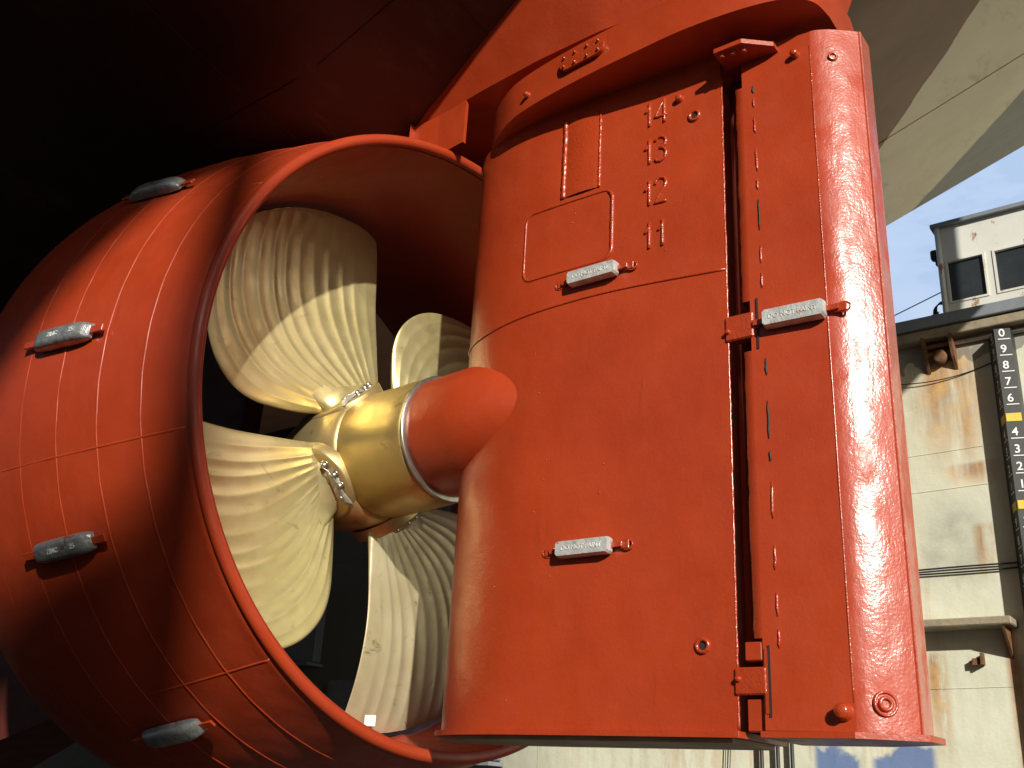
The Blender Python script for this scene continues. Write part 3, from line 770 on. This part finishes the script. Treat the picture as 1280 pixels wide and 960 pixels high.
def blade_and_bits(phi, name='propeller_blade'):
    mb = blade_mesh()
    # root: radial stub blending blade into round palm
    cth = R_(0.0); up = (ppt(S0, cth, 1)-ppt(S0, cth, 0)).normalized(); tang = PD.cross(up)
    base = ppt(S0, cth, 0)
    # fillet stub: elliptic sections lofted from palm to blade
    G = []
    for (h, hx, hs) in ((.475, .235, .20), (.50, .23, .17), (.53, .235, .125), (.57, .25, .09), (.62, .27, .066), (.69, .29, .05)):
        row = []
        for k in range(49):
            a = 2*math.pi*k/48; c, s_ = math.cos(a), math.sin(a)
            cx = .07+.05*(h-.47)/.2
            row.append(base+up*(h*K)+tang*(-(cx*0)+ (hx*c))+PD*(hs*s_+.012)+tang*0)
        G.append(row)
    off = (ppt(S0, R_(8), .5)-ppt(S0, 0, .5)); off = off-up*off.dot(up)
    G = [[p+off for p in row] for row in G]
    mb.grid(G)
    pal = MB()
    O_ = base+off
    pal.lathe([(.40, .295), (.475, .295), (.492, .285), (.497, .26), (.497, .02)], O_, up, 56)
    out = [(mb, name, M['blade']), (pal, 'palm', M['hub'])]
    for sg in (1, -1):
        for k in range(4):
            t = (-1.5+k)*.088; dd = .225-.05*abs(t/.13)**2
            P = O_+tang*t+PD*(sg*dd)+up*.497; bolts = MB()
            bolts.lathe([(-.004, .032), (.004, .034), (.006, .026)], P, up, 16)
            bolts.lathe([(.002, .024), (.026, .024), (.030, .018)], P, up, 6, (False, True)); out.append((bolts, 'bolt', M['bolt']))
        bolts = MB(); bolts.tube([O_+tang*((-1.5+k*.1)*.088)+PD*(sg*(.225-.05*abs((-1.5+k*.1)*.088/.13)**2))+up*(.528+.004*math.sin(k)) for k in range(31)], .0035, 5)
        out.append((bolts, 'locking_wire', M['bolt']))
    for o3 in out: o3[0].v = rot_about(o3[0].v, phi)
    return out
# rotation sense check: rotating ppt(0,0,1) must give ppt(0,phi,1)
t1 = Vector(rot_about([ppt(0, 0, 1)], .3)[0]); SG = 1 if (t1-ppt(0, .3, 1)).length < .1 else -1
for q in (0, -1, 2, 1):
    ph = PHI0+q*math.pi/2
    parts = blade_and_bits(SG*ph)
    bo = parts[0][0].build('propeller_blade', M['blade_stained'] if q == 2 else M['blade'], prop)
    for p3 in parts[1:]: p3[0].build(p3[1], p3[2], bo)
    if q == 2: blC = bo
    # silver sealant patch beside the palm on the hub
    mb = MB(); a0 = ph+R_(6); G = []
    for i in range(9):
        row = []
        for k in range(9):
            ss = -.80-.085*k/8+.012*math.sin(i*1.9+k); th = a0+R_(-22+44*i/8); edge = 1 if (0 < i < 8 and 0 < k < 8) else 0
            row.append(ppt(ss, th, .505+.020*edge-.035*max(0,(ss+.84)/.04)*0+.004*math.sin(i*2.1)))
        G.append(row)
    mb.grid(G); mb.build('sealant_patch', M['seal'], prop)
# paper tag stuck near the tip of the lowest blade
th = R_(176.0); 
mb = MB()
def tagp(dx, dz): 
    x0, z0 = .20, -1.85
    x_, z_ = x0+dx, z0+dz
    return ppt(-.94, math.atan2(x_, z_), math.hypot(x_, z_))
mb.add([tagp(-.05, -.035), tagp(.05, -.028), tagp(.05, .045), tagp(-.05, .038)], [(0, 1, 2, 3)])
tg = mb.build('paper_tag', M['white']); 

# ------------------------------------------------------------------ dock side wall
dock = empty('dock_wall', (-4, 14, FLOOR), 'rust-streaked cream steel wall of the dock standing behind the rudder', 'wall')
WY = 14.0
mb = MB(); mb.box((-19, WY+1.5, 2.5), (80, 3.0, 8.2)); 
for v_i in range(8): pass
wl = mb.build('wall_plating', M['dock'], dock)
WT = 2.5+FLOOR/2-.35+4.65   # wall top
mb = MB(); mb.box((-19, WY-.06, 6.53), (80, .40, .17), None, .01); mb.build('deck_edge', M['grey_steel'], dock)
mb = MB(); mb.box((-19, WY-.10, 6.365), (80, .22, .14), None, .012); mb.build('timber_fender', M['wood'], dock)
mb = MB(); mb.tube([(-3.1, WY-.05, 6.22), (4, WY-.05, 6.22)], .03, 8); mb.build('pipe_rail', M['cabin'], dock)
mb = MB()
for z in (4.70, 4.18, 1.62): mb.tube([(x, WY-.001, z+.01*math.sin(x*2)) for x in np.linspace(-20, 8, 60)], .006, 5)
for x in (-6.1, -9.8, -12.5): mb.tube([(x, WY, FLOOR), (x, WY, 6.2)], .006, 5)
mb.build('plate_weld', M['dock'], dock)
mb = MB(); mb.box((-3.55, WY-.20, 2.36), (1.75, .40, .10), None, .015); mb.build('timber_ledge', M['wood'], dock)
mb = MB()
mb.add([(-2.80, WY-.38, 2.30), (-2.80, WY, 2.30), (-2.80, WY, 1.95), (-2.77, WY-.38, 2.30), (-2.77, WY, 2.30), (-2.77, WY, 1.95)], [(0, 1, 2), (3, 5, 4), (0, 3, 4, 1), (1, 4, 5, 2), (0, 2, 5, 3)])
mb.build('ledge_bracket', M['rusty'], dock)
mb = MB(); mb.box((-3.18, WY-.05, 1.92), (.12, .10, .08)); mb.box((-3.12, WY-.08, 1.95), (.03, .12, .14)); mb.build('wall_clip', M['rusty'], dock)
# rusty bollard bracket under the fender
mb = MB()
for x in (-3.42, -3.06):
    mb.add([(x, WY-.26, 6.30), (x, WY-.0, 6.30), (x, WY, 5.84), (x, WY-.14, 6.0), (x+.04, WY-.26, 6.30), (x+.04, WY, 6.30), (x+.04, WY, 5.84), (x+.04, WY-.14, 6.0)],
           [(0, 1, 2, 3), (4, 7, 6, 5), (0, 3, 7, 4), (3, 2, 6, 7), (0, 4, 5, 1)])
mb.box((-3.22, WY-.06, 6.2), (.32, .12, .05)); mb.box((-3.22, WY-.04, 6.08), (.32, .06, .10)); mb.lathe([(0, .10), (.12, .10), (.13, .06)], (-3.22, WY, 6.04), N0, 20, (False, True))
mb.build('mooring_bracket', M['rusty'], dock)
mb = MB(); mb.tube([(x, WY-.03-.02*math.sin(x*3), 5.72+.10*((x+3.4)/.7)**2) for x in np.linspace(-5, -2.6, 24)], .008, 5); mb.build('loose_wire', M['black'], dock)
for dz in (0, .07):
    mb = MB(); mb.tube([(x, WY-.04, 3.05+dz+.05*((x+3.2)/1.5)**2*(-1 if dz else 1)*.6) for x in np.linspace(-12, 2, 60)], .012, 6); mb.build('wall_cable', M['black'], dock)
# pipes and ladder stiles low on the wall
for x in (-6.05, -5.82, -5.62):
    mb = MB(); mb.tube([(x, WY-.10, FLOOR), (x, WY-.10, 1.9)], .028, 8); mb.build('wall_pipe', M['black'], dock)
for x in (-6.75, -6.68):
    mb = MB(); mb.tube([(x, WY-.05, FLOOR), (x+.25, WY-.05, 2.4)], .007, 5); mb.build('hanging_line', M['black'], dock)
# fittings on the dark part of the wall seen through the nozzle
for (x, z, w_, h_) in ((-12.2, 2.3, 1.3, .9), (-14.0, 1.3, .9, 1.2), (-10.9, .9, .8, .6), (-15.4, 3.0, 1.0, 1.5)):
    mb = MB(); mb.box((x, WY-.1, z), (w_, .2, h_), None, .02); mb.box((x, WY-.2, z-h_/2-.05), (w_*1.1, .4, .06)); mb.build('locker', M['grey_steel'], dock)
for x in (-11.6, -13.1, -16.5):
    mb = MB(); mb.tube([(x, WY-.3, FLOOR), (x+.3, WY-.3, 6.2)], .05, 8); mb.build('stiffener_pipe', M['rusty'], dock)

# draft scale on the wall
ds = empty('draft_scale', (-2.5, WY, FLOOR), 'tall black V-shaped draft scale with white numbers and yellow blocks on dock wall', 'draft scale')
AX_, AY_ = -2.46, WY-.30
mb = MB(); zb, zt = FLOOR, 6.20
pl = [(-2.60, WY), (AX_, AY_), (AX_+.19, WY-.24), (AX_+.19, WY)]
mb.prism(pl, zb, zt); mb.build('scale_board', M['black'], ds)
lv = Vector((AX_+2.60, AY_-WY, 0)); rv = Vector((.19, .06, 0)); rl = rv.normalized(); ll = lv.normalized()
seq = ['0', '9', '8', '7', '6', 'Y', '4', '3', '2', '1', 'Y', '9', '8', '7', '6', 'Y', '4', '3', '2', '1', 'Y']
for i, s_ in enumerate(seq):
    z = 6.10-.232*i
    for (O_, dr) in ((Vector((AX_, AY_, 0)), rl), (Vector((AX_, AY_, 0))-ll*.21, ll)):
        nn_ = dr.cross(Vector((0, 0, 1))); nn_ = nn_ if nn_.y < 0 else -nn_
        mb = MB(); Rm = Matrix((dr, nn_, Vector((0, 0, 1)))).transposed()
        if s_ == 'Y':
            mb.box(O_+dr*.10+nn_*.004+Vector((0, 0, z)), (.18, .004, .11), Rm); mb.build('yellow_block', M['yellow'], ds)
        else:
            text_mesh(mb, s_, O_+dr*.09+nn_*.005+Vector((0, 0, z+.03)), dr, (0, 0, 1), .155, .003)
            mb.box(O_+dr*.11+nn_*.005+Vector((0, 0, z-.055)), (.15, .003, .012), Rm); mb.build('scale_number', M['white'], ds)

# control cabin on the dock top
cab = empty('control_cabin', (-1.6, 15.3, 6.68), 'white rust-spotted control cabin with dark windows on the dock wall top', 'cabin')
CY = 14.35; k_ = CY/14
def cx_(v_): return v_*k_
x0, x1 = cx_(-3.11), 2.2; zA, zB = 6.6, 8.28
wz0, wz1 = 7.02, 7.72
mb = MB()
wins = [(-3.03, -2.50), (-2.40, -1.55), (-1.43, -.6), (-.48, .35)]; wins = [(cx_(a), cx_(b)) for a, b in wins]
th_ = .08
def wallbox(xa, xb, za, zb_): mb.box(((xa+xb)/2, CY+th_/2, (za+zb_)/2), (xb-xa, th_, zb_-za))
wallbox(x0, x1, zA, wz0); wallbox(x0, x1, wz1, zB)
px = x0
for a, b_ in wins: wallbox(px, a, wz0, wz1); px = b_
wallbox(px, x1, wz0, wz1)
mb.box((x0+.04, CY+.08+1.2, (zA+zB)/2), (.08, 2.4, zB-zA)); mb.box(((x0+x1)/2, CY+2.5, (zA+zB)/2), (x1-x0, .08, zB-zA))
mb.build('cabin_wall', M['cabin'], cab)
mb = MB(); mb.box(((x0+x1)/2, CY+1.25, zB+.03), (x1-x0+.12, 2.66, .06)); mb.build('roof', M['grey_steel'], cab)
for a, b_ in wins:
    mb = MB()
    fw = .03
    for (xa, xb, za, zb_) in ((a, b_, wz0, wz0+fw), (a, b_, wz1-fw, wz1), (a, a+fw, wz0+fw, wz1-fw), (b_-fw, b_, wz0+fw, wz1-fw)):
        mb.box(((xa+xb)/2, CY+.02, (za+zb_)/2), (xb-xa, .07, zb_-za))
    wf = mb.build('window', M['cabin'], cab)
    mb = MB(); mb.box(((a+b_)/2, CY+.04, (wz0+wz1)/2), (b_-a-2*fw+.002, .01, wz1-wz0-2*fw+.002)); mb.build('pane', M['glass'], wf)
mb = MB(); mb.box((x0-.03, CY+.2, 7.98), (.12, .06, .05)); mb.box((x0-.10, CY+.2, 7.96), (.10, .12, .16), None, .02); mb.box((x0-.06, CY+.2, 7.84), (.06, .08, .10)); mb.build('floodlight', M['black'], cab)
mb = MB()
for i in range(5): mb.tube([(x0-.08+.10*math.cos(a)+.012*i, CY+.1, 6.98+.12*math.sin(a)+.01*i) for a in np.linspace(0, 2*math.pi, 17)[:-1]], .009, 5, True)
mb.build('cable_coil', M['black'], cab)
mb = MB(); mb.tube([(x0+.02, CY-.02, zA), (x0+.02, CY-.02, zB)], .04, 8); mb.build('corner_pipe', M['cabin'], cab)
wr = empty('overhead_wires', (-6, 14.6, 6.6), 'two thin dark wires running from the white cabin down over the dock edge', 'wire')
for a, b_ in (((x0, 14.5, 7.33), (-9, 14.6, 5.9)), ((x0-.1, 14.45, 6.98), (-8, 14.5, 5.9))):
    mb = MB(); mb.tube([Vector(a).lerp(Vector(b_), i/16)+Vector((0, 0, -.3*math.sin(math.pi*i/16)*.3)) for i in range(17)], .009, 5); mb.build('wire', M['black'], wr)
mb = MB(); mb.tube([(-3.9, 14.2, 6.6), (-3.9, 14.2, 6.85)], .012, 6); mb.box((-3.9, 14.2, 6.85), (.05, .03, .05)); mb.build('wire_post', M['black'], wr)

# far opposite side of the dock (behind the camera): plain wall, then slabs added to shade the nozzle
op_ = empty('opposite_dock_side', (0, -12, FLOOR), 'opposite cream dock side wall, behind the viewer', 'wall')
mb = MB(); mb.box((0, -13.5, 2.5), (120, 3, 8.2)); mb.build('wall_plating', M['dock'], op_)

caster = empty('shadow_caster', (13.5, -12.5, 6.6), 'added unseen crane standing on the opposite dock side, behind the viewer', 'caster')  # added out of view; silhouettes cut to shape the shade on the nozzle
sh_ = Vector((math.sin(R_(SUN_AZ)), -math.cos(R_(SUN_AZ)), 0)); pe_ = Vector((math.cos(R_(SUN_AZ)), math.sin(R_(SUN_AZ)), 0))
TA = math.tan(R_(SUN_EL))
def cpt(p, z, a=18.0): return sh_*a+pe_*p+Vector((0, 0, z+TA*a))
def slab(mb, poly, a0=17.6, a1=18.4):
    n = len(poly); vs = [sh_*a+pe_*p+Vector((0, 0, z+TA*18)) for a in (a0, a1) for p, z in poly]
    mb.add(vs, [tuple(range(n))[::-1], tuple(range(n, 2*n))]+[(i, (i+1) % n, n+(i+1) % n, n+i) for i in range(n)], False)
mb = MB(); slab(mb, [(-.66, -.3), (-.28, -.3), (-.30, 6.9), (-.66, 6.9)]); mb.build('caster_column', M['grey_steel'], caster)
mb = MB(); slab(mb, [(-7, -.3), (-.67, -.3), (-.67, 3.45), (-7, 3.75)]); mb.build('caster_base', M['cabin'], caster)
mb = MB(); slab(mb, [(-7, 1.5+3.0), (-1.9, 4.7), (-1.36, 5.45), (-1.0, 5.95), (-.67, 6.3), (-.67, 9.5), (-7, 12)]); mb.build('caster_top', M['grey_steel'], caster)
tg_l = tag(tg, 'small white paper tag stuck low on the bottom propeller blade', 'tag')
